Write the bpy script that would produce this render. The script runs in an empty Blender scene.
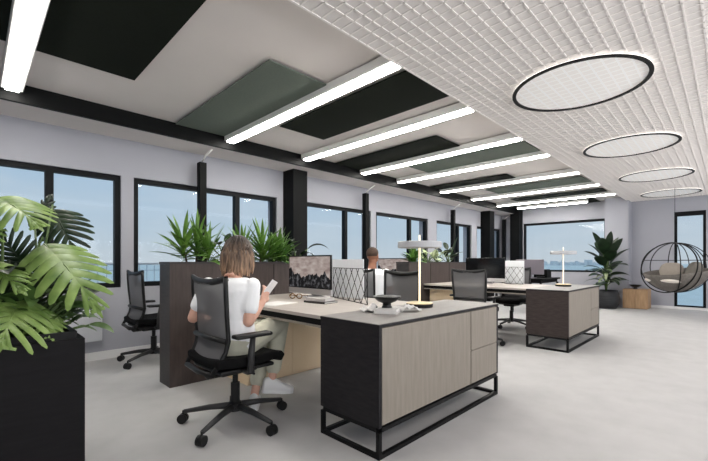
import bpy, bmesh, math, random
from mathutils import Vector, Matrix, noise as mnoise
random.seed(7)
C = bpy.context.scene.collection
S = bpy.context.scene
PI = math.pi

# ------------------------------------------------------------------ camera
cd = bpy.data.cameras.new('camera'); cam = bpy.data.objects.new('camera', cd); C.objects.link(cam)
cd.sensor_width = 36.0; cd.lens = 36.0 * 379 / 708; cd.shift_y = 0.0445; cd.clip_end = 20000; cd.clip_start = 0.05
cam.location = (0, 0, 1.08); cam.rotation_euler = (PI / 2, 0, math.radians(44.8 - 90))
S.camera = cam

# ------------------------------------------------------------------ world, exposure
S.view_settings.view_transform = 'Standard'; S.view_settings.look = 'None'
S.view_settings.gamma = 1.0; S.view_settings.use_curve_mapping = False
S.view_settings.exposure = 0.0
LAMP = 39.0          # strip light diffusers
RING = 1.6           # LED band of the round ceiling lights
SKY = 1.0

# added fill light behind the camera, tilted up to brighten the grid ceiling
al = bpy.data.lights.new('ceiling_fill', 'AREA'); al.shape = 'RECTANGLE'; al.size = 13.5; al.size_y = 1.9; al.energy = 440; al.color = (1, .985, .965)
ao = bpy.data.objects.new('ceiling_fill', al); C.objects.link(ao); ao.location = (4.4, -3.35, 1.32); ao.rotation_euler = (math.radians(152), 0, 0)

# added unseen fill light behind the camera, aimed down to lift the floor
bl = bpy.data.lights.new('floor_fill', 'AREA'); bl.shape = 'RECTANGLE'; bl.size = 12.5; bl.size_y = .8; bl.energy = 64; bl.color = (1, .985, .97)
bo = bpy.data.objects.new('floor_fill', bl); C.objects.link(bo); bo.location = (4.6, -1.1, 2.52); bo.rotation_euler = (0, 0, 0)

def lin(c):
    return tuple(((v / 255) / 12.92 if v / 255 <= .04045 else ((v / 255 + .055) / 1.055) ** 2.4) for v in c) + (1,)

w = bpy.data.worlds.new('sky'); S.world = w; w.use_nodes = True
nt = w.node_tree; nt.nodes.clear()
out = nt.nodes.new('ShaderNodeOutputWorld'); bg = nt.nodes.new('ShaderNodeBackground'); bg.inputs[1].default_value = SKY
tc = nt.nodes.new('ShaderNodeTexCoord'); sx = nt.nodes.new('ShaderNodeSeparateXYZ')
rp = nt.nodes.new('ShaderNodeValToRGB')
els = rp.color_ramp.elements
els[0].position = 0.0; els[0].color = lin((200, 210, 218))
els[1].position = 0.30; els[1].color = lin((165, 196, 224))
e = els.new(0.07); e.color = lin((188, 205, 219))
e = els.new(1.0); e.color = lin((150, 185, 220))
nz = nt.nodes.new('ShaderNodeTexNoise'); nz.inputs['Scale'].default_value = 3.5; nz.inputs['Detail'].default_value = 6
mp = nt.nodes.new('ShaderNodeMapping'); mp.inputs['Scale'].default_value = (1, 1, 3.5)
cr = nt.nodes.new('ShaderNodeValToRGB'); cr.color_ramp.elements[0].position = .48; cr.color_ramp.elements[1].position = .78
cr.color_ramp.elements[1].color = (.55, .55, .55, 1)
mx = nt.nodes.new('ShaderNodeMix'); mx.data_type = 'RGBA'; mx.inputs['B'].default_value = lin((214, 220, 226))
nt.links.new(tc.outputs['Generated'], sx.inputs[0]); nt.links.new(sx.outputs['Z'], rp.inputs[0])
nt.links.new(tc.outputs['Generated'], mp.inputs[0]); nt.links.new(mp.outputs[0], nz.inputs['Vector'])
nt.links.new(nz.outputs['Fac'], cr.inputs[0]); nt.links.new(cr.outputs[0], mx.inputs['Factor'])
nt.links.new(rp.outputs[0], mx.inputs['A']); nt.links.new(mx.outputs['Result'], bg.inputs[0]); nt.links.new(bg.outputs[0], out.inputs[0])

# ------------------------------------------------------------------ materials
def mat(name, rgb, rough=.6, metal=0, var=.0, scale=8, stretch=(1, 1, 1), rgb2=None, bump=0, bscale=200, spec=.4, sub=None):
    m = bpy.data.materials.new(name); m.use_nodes = True
    n = m.node_tree.nodes; l = m.node_tree.links; b = n['Principled BSDF']
    b.inputs['Roughness'].default_value = rough; b.inputs['Metallic'].default_value = metal
    b.inputs['Specular IOR Level'].default_value = spec
    c = lin(rgb); b.inputs['Base Color'].default_value = c
    t = None
    if var or rgb2:
        c2 = lin(rgb2) if rgb2 else tuple(min(1, k * (1 + var)) for k in c[:3]) + (1,)
        c1 = c if rgb2 else tuple(k * (1 - var) for k in c[:3]) + (1,)
        t = n.new('ShaderNodeTexCoord'); p = n.new('ShaderNodeMapping'); p.inputs['Scale'].default_value = stretch
        z = n.new('ShaderNodeTexNoise'); z.inputs['Scale'].default_value = scale; z.inputs['Detail'].default_value = 5
        r = n.new('ShaderNodeValToRGB'); r.color_ramp.elements[0].position = .3; r.color_ramp.elements[1].position = .7
        r.color_ramp.elements[0].color = c1; r.color_ramp.elements[1].color = c2
        l.new(t.outputs['Object'], p.inputs[0]); l.new(p.outputs[0], z.inputs['Vector']); l.new(z.outputs['Fac'], r.inputs[0]); l.new(r.outputs[0], b.inputs['Base Color'])
    if bump:
        t = t or n.new('ShaderNodeTexCoord')
        z2 = n.new('ShaderNodeTexNoise'); z2.inputs['Scale'].default_value = bscale
        bp = n.new('ShaderNodeBump'); bp.inputs['Strength'].default_value = bump; bp.inputs['Distance'].default_value = .01
        l.new(t.outputs['Object'], z2.inputs['Vector']); l.new(z2.outputs['Fac'], bp.inputs['Height']); l.new(bp.outputs[0], b.inputs['Normal'])
    return m

def emit(name, rgb, st):
    m = bpy.data.materials.new(name); m.use_nodes = True
    n = m.node_tree.nodes; b = n['Principled BSDF']
    b.inputs['Base Color'].default_value = lin((235, 235, 232)); b.inputs['Emission Color'].default_value = lin(rgb); b.inputs['Emission Strength'].default_value = st
    return m

M = {}
M['floor'] = mat('grey carpet', (182, 181, 181), .9, var=.05, scale=5, bump=.15, bscale=400, spec=.2)
M['wall'] = mat('cool grey plaster', (164, 165, 173), .85, var=.02, scale=2, spec=.2)
M['ceil'] = mat('off white ceiling', (226, 219, 215), .9, var=.02, scale=2, spec=.2)
M['grid'] = mat('white grid ceiling', (243, 238, 235), .8, spec=.2)
M['gridback'] = mat('grid ceiling backing', (228, 223, 220), .9, spec=.2)
M['black'] = mat('black paint', (11, 12, 13), .6, var=.1, spec=.12)
M['blacksteel'] = mat('black powder coated steel', (17, 17, 18), .5, spec=.2)
M['frame'] = mat('black window frame', (15, 17, 20), .55, spec=.15)
M['baseboard'] = mat('white baseboard paint', (225, 225, 225), .5)
M['panelblack'] = mat('black green felt', (26, 30, 24), .95, var=.1, scale=60, spec=.1)
M['panelgrey'] = mat('grey green felt', (104, 112, 104), .95, var=.06, scale=60, spec=.1)
M['housing'] = mat('white lamp housing', (228, 227, 224), .4)
M['darkwood'] = mat('dark stained oak', (47, 44, 45), .55, rgb2=(60, 55, 54), scale=4, stretch=(2, 2, 14))
M['endwood'] = mat('black stained oak', (31, 30, 33), .55, rgb2=(42, 40, 42), scale=4, stretch=(2, 3, 14), spec=.2)
M['divwood'] = mat('brown black oak', (62, 53, 51), .6, rgb2=(76, 66, 63), scale=4, stretch=(9, 9, 1.2))
M['cabend'] = mat('dark brown oak', (52, 45, 44), .55, rgb2=(66, 58, 56), scale=4, stretch=(2, 3, 14), spec=.2)
M['lightwood'] = mat('pale grey oak', (131, 123, 113), .55, rgb2=(145, 137, 127), scale=5, stretch=(8, 8, .8))
M['beige'] = mat('warm maple', (236, 212, 176), .55, rgb2=(242, 220, 188), scale=4, stretch=(1.5, 1.5, .8))
M['desktop'] = mat('pale desk laminate', (170, 162, 156), .45, rgb2=(178, 171, 165), scale=5, stretch=(3, 1, 1))
M['cabtop'] = mat('stone grey laminate', (120, 115, 112), .4, rgb2=(131, 126, 123), scale=6, stretch=(1, 4, 1))
M['chairblack'] = mat('black nylon', (17, 17, 18), .5)
M['chairseat'] = mat('black seat fabric', (15, 15, 16), .95, bump=.2, bscale=600, spec=.15)
M['chairarm'] = mat('dark grey nylon', (48, 48, 49), .45)
M['paper'] = mat('white paper', (218, 216, 214), .7)
M['book'] = mat('grey book cover', (176, 172, 170), .6)
M['darkbook'] = mat('charcoal book cover', (52, 48, 48), .6)
M['alu'] = mat('brushed aluminium', (196, 194, 196), .35, .6)
M['alugrey'] = mat('purple grey metal', (122, 116, 124), .45, .3)
M['screenoff'] = mat('dark glass screen', (9, 10, 12), .15)
M['bezel'] = mat('black glossy bezel', (12, 12, 13), .25)
M['board'] = mat('white felt board', (226, 228, 232), .9, var=.03, scale=20)
M['brass'] = mat('champagne brass', (214, 196, 156), .35, .5)
M['tortoise'] = mat('tortoiseshell acetate', (62, 44, 22), .25, rgb2=(150, 108, 50), scale=60)
M['ceramic'] = mat('black ceramic', (16, 17, 18), .35, var=.1)
M['pot'] = mat('dark ribbed pot glaze', (30, 31, 34), .5, rgb2=(48, 49, 52), scale=3, stretch=(1, 1, 10))
M['stump'] = mat('oak block', (160, 128, 96), .6, rgb2=(184, 152, 118), scale=5, stretch=(6, 6, 1))
M['soil'] = mat('dark soil', (30, 24, 19), .95, var=.3, scale=30)
M['leafspiky'] = mat('fresh green leaf', (58, 96, 34), .45, rgb2=(112, 150, 66), scale=7)
M['leafbush'] = mat('mid green leaf', (44, 80, 30), .45, rgb2=(98, 136, 58), scale=7)
M['leafdark'] = mat('dark green leaf', (19, 32, 20), .4, rgb2=(36, 56, 33), scale=7)
M['leafpale'] = mat('pale green leaf', (120, 142, 92), .5, rgb2=(190, 200, 164), scale=9)
M['leafmon'] = mat('bright split leaf', (72, 102, 40), .42, rgb2=(136, 160, 90), scale=9)
M['leafmid'] = mat('mid green split leaf', (46, 74, 36), .42, rgb2=(84, 112, 56), scale=9)
M['stem'] = mat('green stem', (70, 92, 46), .5)
M['brownstem'] = mat('brown stem', (74, 60, 44), .7)
M['skinf'] = mat('light skin', (214, 168, 148), .55)
M['skinm'] = mat('brown skin', (140, 94, 72), .5)
M['shirt'] = mat('white cotton', (246, 247, 249), .9, bump=.25, bscale=25, spec=.15)
M['pants'] = mat('sage cotton twill', (204, 203, 186), .9, var=.06, scale=20, bump=.3, bscale=25, spec=.15)
M['pantsdark'] = mat('charcoal trousers', (40, 42, 48), .9)
M['shoe'] = mat('white leather sneaker', (236, 236, 236), .5)
M['hair'] = mat('brown hair with blond streaks', (52, 42, 38), .5, rgb2=(190, 154, 124), scale=12, stretch=(6, 6, .7))
M['hairm'] = mat('cropped brown hair', (62, 46, 36), .8, var=.2, scale=60)
M['eye'] = mat('dark eye', (28, 20, 16), .2)
M['phone'] = mat('white phone', (230, 228, 228), .3)
M['cushlight'] = mat('ivory seat pad', (222, 215, 206), .9, bump=.2, bscale=60)
M['cushgrey'] = mat('taupe grey cushion', (146, 138, 130), .9, var=.05, scale=20, bump=.2, bscale=80)
M['cushdark'] = mat('dark taupe cushion', (112, 108, 102), .9, var=.06, scale=20, bump=.2, bscale=80)
M['wicker'] = mat('grey woven seat', (92, 88, 84), .8, rgb2=(118, 112, 106), scale=60)
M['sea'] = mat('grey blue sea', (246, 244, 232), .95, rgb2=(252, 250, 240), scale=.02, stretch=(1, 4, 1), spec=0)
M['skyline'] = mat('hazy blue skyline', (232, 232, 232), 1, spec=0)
M['rail'] = mat('pale galvanised wire', (206, 210, 214), .5)
M['terrace'] = mat('pale terrace paving', (170, 172, 174), .9, var=.05)
M['radiator'] = mat('radiator enamel', (196, 198, 204), .4)
M['lamp'] = emit('strip light diffuser', (255, 251, 243), LAMP)
M['ring'] = emit('ring led band', (255, 250, 244), RING)
M['disc'] = emit('added glow disc', (255, 252, 248), .17)  # weak added glow, stands in for light on the grid within each ring
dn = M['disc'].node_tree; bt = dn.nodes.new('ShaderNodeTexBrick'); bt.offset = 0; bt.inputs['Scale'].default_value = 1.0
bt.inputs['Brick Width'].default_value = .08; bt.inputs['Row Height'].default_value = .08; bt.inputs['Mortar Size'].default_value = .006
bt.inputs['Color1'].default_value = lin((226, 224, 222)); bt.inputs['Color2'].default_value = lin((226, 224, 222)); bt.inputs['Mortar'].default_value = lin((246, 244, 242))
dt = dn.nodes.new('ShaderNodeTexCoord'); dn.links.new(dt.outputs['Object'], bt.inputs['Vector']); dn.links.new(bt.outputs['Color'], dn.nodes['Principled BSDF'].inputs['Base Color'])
M['glowpole'] = emit('glowing lamp rod', (255, 232, 190), .8)
M['shade'] = mat('satin lamp shade', (188, 189, 193), .45)
M['blackwood'] = mat('near black oak', (20, 19, 21), .6, rgb2=(27, 26, 28), scale=4, stretch=(2, 3, 14), spec=.12)

hm = M['hair'].node_tree; hn = hm.nodes; hl = hm.links
hr = [n for n in hn if n.type == 'VALTORGB'][0]; htc = [n for n in hn if n.type == 'TEX_COORD'][0]
hs = hn.new('ShaderNodeSeparateXYZ'); hl.new(htc.outputs['Object'], hs.inputs[0])
hg = hn.new('ShaderNodeMapRange'); hg.inputs['From Min'].default_value = 1.24; hg.inputs['From Max'].default_value = 1.02; hl.new(hs.outputs['Z'], hg.inputs['Value'])
hx = hn.new('ShaderNodeMix'); hx.data_type = 'RGBA'; hl.new(hg.outputs[0], hx.inputs['Factor']); hx.inputs['A'].default_value = lin((50, 42, 39)); hl.new(hr.outputs[0], hx.inputs['B'])
hl.new(hx.outputs['Result'], hn['Principled BSDF'].inputs['Base Color'])

def glass_mat():
    m = bpy.data.materials.new('window glass'); m.use_nodes = True
    n = m.node_tree.nodes; l = m.node_tree.links; n.clear()
    o = n.new('ShaderNodeOutputMaterial'); t = n.new('ShaderNodeBsdfTransparent'); g = n.new('ShaderNodeBsdfGlossy'); x = n.new('ShaderNodeMixShader')
    t.inputs[0].default_value = (.95, .97, .98, 1); g.inputs['Roughness'].default_value = .03; x.inputs[0].default_value = .012
    l.new(t.outputs[0], x.inputs[1]); l.new(g.outputs[0], x.inputs[2]); l.new(x.outputs[0], o.inputs[0])
    return m
M['glass'] = glass_mat()

def mesh_fabric():
    m = bpy.data.materials.new('charcoal chair mesh'); m.use_nodes = True
    n = m.node_tree.nodes; l = m.node_tree.links; b = n['Principled BSDF']; o = n['Material Output']
    b.inputs['Base Color'].default_value = lin((98, 97, 99)); b.inputs['Roughness'].default_value = .8
    t = n.new('ShaderNodeBsdfTransparent'); x = n.new('ShaderNodeMixShader'); x.inputs[0].default_value = .86
    l.new(t.outputs[0], x.inputs[1]); l.new(b.outputs[0], x.inputs[2]); l.new(x.outputs[0], o.inputs[0])
    return m
M['chairmesh'] = mesh_fabric()

def picture_mat():
    # desktop picture on the lit screen: pinkish clouds above a dark mountain ridge (object coordinates: y across, z up)
    m = bpy.data.materials.new('screen picture of dark mountains'); m.use_nodes = True
    n = m.node_tree.nodes; l = m.node_tree.links; b = n['Principled BSDF']
    b.inputs['Base Color'].default_value = (.01, .01, .01, 1); b.inputs['Roughness'].default_value = .25
    tc = n.new('ShaderNodeTexCoord'); sp = n.new('ShaderNodeSeparateXYZ'); l.new(tc.outputs['Object'], sp.inputs[0])
    cb = n.new('ShaderNodeCombineXYZ'); l.new(sp.outputs['Y'], cb.inputs[0])
    n1 = n.new('ShaderNodeTexNoise'); n1.inputs['Scale'].default_value = 5; n1.inputs['Detail'].default_value = 3; n1.inputs['Roughness'].default_value = .5; l.new(cb.outputs[0], n1.inputs['Vector'])
    mm = n.new('ShaderNodeMath'); mm.operation = 'MULTIPLY_ADD'; mm.inputs[1].default_value = .46; mm.inputs[2].default_value = -.01; l.new(n1.outputs['Fac'], mm.inputs[0])
    gt = n.new('ShaderNodeMath'); gt.operation = 'GREATER_THAN'; l.new(sp.outputs['Z'], gt.inputs[0]); l.new(mm.outputs[0], gt.inputs[1])
    n2 = n.new('ShaderNodeTexNoise'); n2.inputs['Scale'].default_value = 9; n2.inputs['Detail'].default_value = 6
    mp = n.new('ShaderNodeMapping'); mp.inputs['Scale'].default_value = (1, 1, 2.2); l.new(tc.outputs['Object'], mp.inputs[0]); l.new(mp.outputs[0], n2.inputs['Vector'])
    sky = n.new('ShaderNodeValToRGB'); sky.color_ramp.elements[0].position = .35; sky.color_ramp.elements[1].position = .65
    sky.color_ramp.elements[0].color = lin((168, 146, 140)); sky.color_ramp.elements[1].color = lin((222, 208, 200)); l.new(n2.outputs['Fac'], sky.inputs[0])
    gr = n.new('ShaderNodeValToRGB'); gr.color_ramp.elements[0].position = .5; gr.color_ramp.elements[1].position = .8
    gr.color_ramp.elements[0].color = lin((18, 20, 24)); gr.color_ramp.elements[1].color = lin((150, 150, 156))
    n3 = n.new('ShaderNodeTexNoise'); n3.inputs['Scale'].default_value = 26; n3.inputs['Detail'].default_value = 4; l.new(tc.outputs['Object'], n3.inputs['Vector']); l.new(n3.outputs['Fac'], gr.inputs[0])
    mx = n.new('ShaderNodeMix'); mx.data_type = 'RGBA'; l.new(gt.outputs[0], mx.inputs['Factor']); l.new(gr.outputs[0], mx.inputs['A']); l.new(sky.outputs[0], mx.inputs['B'])
    l.new(mx.outputs['Result'], b.inputs['Emission Color']); b.inputs['Emission Strength'].default_value = .6
    return m
M['picture'] = picture_mat()

# ------------------------------------------------------------------ mesh helpers
class MB:
    def __init__(s): s.bm = bmesh.new()
    def box(s, x0, x1, y0, y1, z0, z1, bev=0):
        r = bmesh.ops.create_cube(s.bm, size=1, matrix=Matrix.Translation(((x0 + x1) / 2, (y0 + y1) / 2, (z0 + z1) / 2)) @ Matrix.Diagonal((abs(x1 - x0), abs(y1 - y0), abs(z1 - z0), 1)))
        if bev:
            es = list({e for v in r['verts'] for e in v.link_edges})
            bmesh.ops.bevel(s.bm, geom=es, offset=bev, segments=2, affect='EDGES', profile=.5)
        return s
    def bar(s, a, b, wx, wy, up=(0, 0, 1)):
        a = Vector(a); b = Vector(b); d = (b - a); L = d.length; d.normalize(); u = Vector(up)
        if abs(d.dot(u)) > .98: u = Vector((1, 0, 0))
        x = d.cross(u).normalized(); y = x.cross(d)
        m = Matrix((x, y, d)).transposed().to_4x4(); m.translation = (a + b) / 2
        bmesh.ops.create_cube(s.bm, size=1, matrix=m @ Matrix.Diagonal((wx, wy, L, 1))); return s
    def tube(s, pts, r, seg=8, closed=False):
        pts = [Vector(p) for p in pts]; n = len(pts); rings = []
        rr = r if isinstance(r, (list, tuple)) else [r] * n
        px = None
        for i, p in enumerate(pts):
            if closed: d = pts[(i + 1) % n] - pts[i - 1]
            else: d = pts[min(i + 1, n - 1)] - pts[max(i - 1, 0)]
            d.normalize()
            if px is None:
                u = Vector((0, 0, 1)) if abs(d.z) < .9 else Vector((1, 0, 0)); px = d.cross(u).normalized()
            else:
                px = (px - d * px.dot(d)); px.normalize()
            py = d.cross(px)
            rings.append([s.bm.verts.new(p + (px * math.cos(2 * PI * k / seg) + py * math.sin(2 * PI * k / seg)) * rr[i]) for k in range(seg)])
        m = n if closed else n - 1
        for i in range(m):
            A = rings[i]; B = rings[(i + 1) % n]
            for k in range(seg): s.bm.faces.new((A[k], A[(k + 1) % seg], B[(k + 1) % seg], B[k]))
        if not closed:
            s.bm.faces.new(rings[0][::-1]); s.bm.faces.new(rings[-1])
        return s
    def loft(s, secs, seg=16):
        # secs: (center, side vector, other vector) ellipses
        rings = []
        for c, a, b in secs:
            c = Vector(c); a = Vector(a); b = Vector(b)
            rings.append([s.bm.verts.new(c + a * math.cos(2 * PI * k / seg) + b * math.sin(2 * PI * k / seg)) for k in range(seg)])
        for A, B in zip(rings, rings[1:]):
            for k in range(seg): s.bm.faces.new((A[k], A[(k + 1) % seg], B[(k + 1) % seg], B[k]))
        s.bm.faces.new(rings[0][::-1]); s.bm.faces.new(rings[-1]); return s
    def limb(s, pts, rad, seg=12):
        s.tube(pts, rad, seg)
        for p, r in zip(pts, rad): s.ball(p, (r, r, r), seg)
        return s
    def ball(s, c, r, seg=12, rot=None):
        m = Matrix.Translation(c) @ (rot.to_4x4() if rot else Matrix()) @ Matrix.Diagonal((r[0], r[1], r[2], 1))
        bmesh.ops.create_uvsphere(s.bm, u_segments=seg, v_segments=max(6, seg // 2 + 2), radius=1, matrix=m); return s
    def lathe(s, prof, c=(0, 0, 0), seg=32, close=True):
        rings = []; c = Vector(c)
        for r, z in prof:
            rings.append([s.bm.verts.new(c + Vector((max(r, 1e-4) * math.cos(2 * PI * k / seg), max(r, 1e-4) * math.sin(2 * PI * k / seg), z))) for k in range(seg)])
        for A, B in zip(rings, rings[1:]):
            for k in range(seg): s.bm.faces.new((A[k], A[(k + 1) % seg], B[(k + 1) % seg], B[k]))
        if close:
            s.bm.faces.new(rings[0][::-1]); s.bm.faces.new(rings[-1])
        return s
    def quads(s, grid):
        vs = [[s.bm.verts.new(p) for p in row] for row in grid]
        for A, B in zip(vs, vs[1:]):
            for k in range(len(A) - 1): s.bm.faces.new((A[k], A[k + 1], B[k + 1], B[k]))
        return s
    def leaf(s, base, d, L, wid, droop=.5, roll=0, fold=.25, n=6, shape='lance', side=None):
        base = Vector(base); d = Vector(d).normalized()
        sd = d.cross(Vector((0, 0, 1)))
        if sd.length < .05: sd = Vector((math.cos(roll), math.sin(roll), 0))
        sd.normalize(); up = sd.cross(d).normalized()
        sd, up = sd * math.cos(roll) + up * math.sin(roll), up * math.cos(roll) - sd * math.sin(roll)
        p = base.copy(); dd = d.copy(); rows = []
        for i in range(n + 1):
            t = i / n
            ww = wid * (math.sin(PI * min(1, t * .93 + .07)) ** .8 if shape == 'lance' else math.sin(PI * (t * .97 + .03) ** .75) ** .65) / 2
            nn = sd.cross(dd).normalized()
            rows.append([p - sd * ww + nn * ww * fold, p.copy(), p + sd * ww + nn * ww * fold])
            dd = (dd + Vector((0, 0, -droop / n))).normalized(); p = p + dd * (L / n)
        return s.quads(rows)
    def build(s, name, m, parent=None, smooth=False, loc=None, solid=0, sub=0):
        me = bpy.data.meshes.new(name)
        bmesh.ops.recalc_face_normals(s.bm, faces=s.bm.faces)
        if smooth:
            for f in s.bm.faces: f.smooth = True
        s.bm.to_mesh(me); s.bm.free()
        o = bpy.data.objects.new(name, me); C.objects.link(o); me.materials.append(M[m] if isinstance(m, str) else m)
        if parent: o.parent = parent
        if loc: o.location = loc
        if solid:
            q = o.modifiers.new('thick', 'SOLIDIFY'); q.thickness = solid; q.offset = 0
        if sub:
            q = o.modifiers.new('sub', 'SUBSURF'); q.levels = sub; q.render_levels = sub
        return o

def tag(o, label=None, cat=None, group=None, kind=None):
    if label: o['label'] = label
    if cat: o['category'] = cat
    if group: o['group'] = group
    if kind: o['kind'] = kind
    return o
def thing(name, label, cat, loc=(0, 0, 0), rz=0, group=None):
    o = bpy.data.objects.new(name, None); C.objects.link(o); o.empty_display_size = .1
    o.location = loc; o.rotation_euler = (0, 0, rz)
    return tag(o, label, cat, group)
def children(o): return [x for x in bpy.data.objects if x.parent == o]
def dup(o, loc=None, rz=None, label=None, parent=None):
    c = o.copy(); C.objects.link(c)
    if parent: c.parent = parent
    if loc is not None: c.location = loc
    if rz is not None: c.rotation_euler = (0, 0, rz)
    if label: c['label'] = label
    for ch in children(o): dup(ch, parent=c)
    return c
def struct(o): o['kind'] = 'structure'; return o

def remesh(mb, vox, smooth=4):
    # unite overlapping shapes into one continuous surface
    me = bpy.data.meshes.new('tmp'); bmesh.ops.recalc_face_normals(mb.bm, faces=mb.bm.faces); mb.bm.to_mesh(me); mb.bm.free()
    o = bpy.data.objects.new('tmp', me); C.objects.link(o)
    r = o.modifiers.new('r', 'REMESH'); r.mode = 'VOXEL'; r.voxel_size = vox
    if smooth:
        q = o.modifiers.new('s', 'SMOOTH'); q.factor = .5; q.iterations = smooth
    dg = bpy.context.evaluated_depsgraph_get(); dg.update()
    ev = bpy.data.meshes.new_from_object(o.evaluated_get(dg))
    nb = MB(); nb.bm.from_mesh(ev)
    bpy.data.objects.remove(o); bpy.data.meshes.remove(me); bpy.data.meshes.remove(ev)
    return nb

# ------------------------------------------------------------------ room shell
YW, XB, XL, YR = 4.95, 11.4, -2.6, -3.6
ZG, ZC = 2.55, 2.65                                   # grid ceiling, plain ceiling
struct(MB().box(XL - .2, XB + .25, YR - .25, YW + .25, -.12, 0).build('floor', 'floor'))
# window wall: pitch 2.1 m, piers between
WIN = [(-.90, 1.20), (1.33, 3.30), (3.43, 5.45), (5.60, 7.41), (7.77, 9.48), (9.79, 11.3)]
SILL, HEAD = .79, 2.07
mb = MB().box(XL, XB + .25, YW, YW + .25, 0, SILL).box(XL, XB + .25, YW, YW + .25, HEAD, 2.9)
xs = [XL] + [v for p in WIN for v in p] + [XB + .25]
for a, b in zip(xs[::2], xs[1::2]): mb.box(a, b, YW, YW + .25, SILL, HEAD)
struct(mb.build('wall_left', 'wall'))
# back wall with one wide window and one tall narrow window
BW = (2.25, 4.32, .81, 2.2); RW = (.38, .92, .04, 2.23)
mb = MB()
mb.box(XB, XB + .25, BW[1], YW, 0, 2.9).box(XB, XB + .25, BW[0], BW[1], 0, BW[2]).box(XB, XB + .25, BW[0], BW[1], BW[3], 2.9)
mb.box(XB, XB + .25, RW[1], BW[0], 0, 2.9).box(XB, XB + .25, RW[0], RW[1], 0, RW[2]).box(XB, XB + .25, RW[0], RW[1], RW[3], 2.9).box(XB, XB + .25, YR, RW[0], 0, 2.9)
struct(mb.build('wall_back', 'wall'))
struct(MB().box(XL - .2, XL, YR - .25, YW + .25, 0, 2.9).build('wall_front', 'wall'))
mb = MB().box(XL, XB, YR - .2, YR, 0, .35).box(XL, XB, YR - .2, YR, 2.3, 2.9)
for i in range(8): mb.box(XL + i * 1.98, XL + i * 1.98 + .12, YR - .2, YR, .35, 2.3)
struct(mb.build('wall_right', 'wall'))
# ceilings
struct(MB().box(XL, XB, 1.76, YW, ZC, ZC + .1).build('ceiling', 'ceil'))
struct(MB().box(XL, XB, 4.48, YW, 2.49, ZC).build('trim_1', 'ceil'))
struct(MB().box(XL, XB, 4.44, 4.48, 2.488, ZC).build('trim_2', 'black'))
struct(MB().box(XL, XB, YR, 1.75, ZG + .0045, ZG + .12).build('ceiling.001', 'gridback'))
mb = MB()
CELL = .08
nx = int((XB - XL) / CELL); ny = int((1.75 - YR) / CELL)
for i in range(nx): mb.box(XL + i * CELL, XL + i * CELL + .011, YR, 1.75, ZG, ZG + .0045)
for j in range(ny): mb.box(XL, XB, YR + j * CELL + .03, YR + j * CELL + .041, ZG, ZG + .0045)
struct(mb.build('ceiling.002', 'grid'))
struct(MB().box(XL, XB, 1.75, 1.765, ZG, ZC + .05).build('trim_3', 'grid'))
struct(MB().box(11.0, XB, 1.72, 2.2, 0, ZC).build('wall_pilaster', 'wall'))
struct(MB().box(XL, XB, YW - .015, YW, 0, .09).build('baseboard_left', 'baseboard'))
struct(MB().box(XB - .015, XB, YR, 1.72, 0, .06).build('baseboard_back', 'baseboard'))

def window(nm, x0, x1, z0, z1, mull, y, axis='y', fw=.055, top=.055):
    def B(m, a, b, c, d, e, f):
        return m.box(a, b, c, d, e, f) if axis == 'y' else m.box(c, d, a, b, e, f)
    m = MB(); D = .08
    B(m, x0, x0 + fw, y, y + D, z0, z1); B(m, x1 - fw, x1, y, y + D, z0, z1)
    B(m, x0 + fw, x1 - fw, y, y + D, z1 - top, z1); B(m, x0 + fw, x1 - fw, y, y + D, z0, z0 + fw)
    for q in mull: B(m, q - .035, q + .035, y, y + D, z0 + fw, z1 - top)
    f = struct(m.build(nm, 'frame'))
    f['label'] = 'black framed window'
    g = MB(); B(g, x0 + fw, x1 - fw, y + .035, y + .041, z0 + fw, z1 - top); g.build('pane', 'glass', f)
    return f
for i, (a, b) in enumerate(WIN): window('window_%d' % (i + 1), a, b, SILL, HEAD, [b - .64], YW + .03)
window('window_7', BW[0], BW[1], BW[2], BW[3], [], XB + .05, 'x', .05, .06)
window('window_8', RW[0], RW[1], RW[2], RW[3], [], XB + .03, 'x', .05, .10)

# columns
tag(MB().box(3.415, 3.68, 4.68, YW, 0, 2.49).build('column', 'black'), 'thick black column by the window behind the tall green plants', 'column', 'black structural columns')
tag(MB().box(10.0, 10.28, 4.68, YW, 0, 2.49).build('column', 'black'), 'thick black column far down the window wall', 'column', 'black structural columns')
tag(MB().box(11.15, XB, 4.33, 4.60, 0, 2.64).build('column', 'black'), 'black column in the corner at the left edge of the wide end window', 'column', 'black structural columns')

# service poles with ceiling cables
for i, x in enumerate((2.07, 5.14, 8.26, 11.2)):
    lb = ['slim black service pole at the near window, white cable above it', 'slim black service pole behind the seated man',
          'slim black service pole behind the pale potted plants', 'slim black service pole furthest away near the corner'][i]
    t = thing('service_pole', lb, 'pole', (x, 4.80, 0), 0, 'black service poles')
    MB().box(-.045, .045, -.045, .045, 0, 2.35, .004).build('post', 'black', t)
    MB().box(-.07, .07, -.07, .07, 0, .012).build('base', 'black', t)
    MB().tube([(0, 0, 2.35), (.01, -.08, 2.42), (.04, -.20, 2.487)], .011, 8).build('cable', 'housing', t, True)

# radiator under the first window
t = thing('radiator', 'white panel radiator on the wall below the near window', 'radiator', (0, YW, 0))
MB().box(-.6, 1.0, -.09, -.03, .22, .66, .008).build('panel', 'radiator', t)
for bx in (-.4, .76): MB().box(bx, bx + .04, -.03, 0, .3, .58).build('bracket', 'radiator', t)
MB().box(-.6, 1.0, -.095, -.02, .66, .675).build('top_grille', 'radiator', t)

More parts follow.
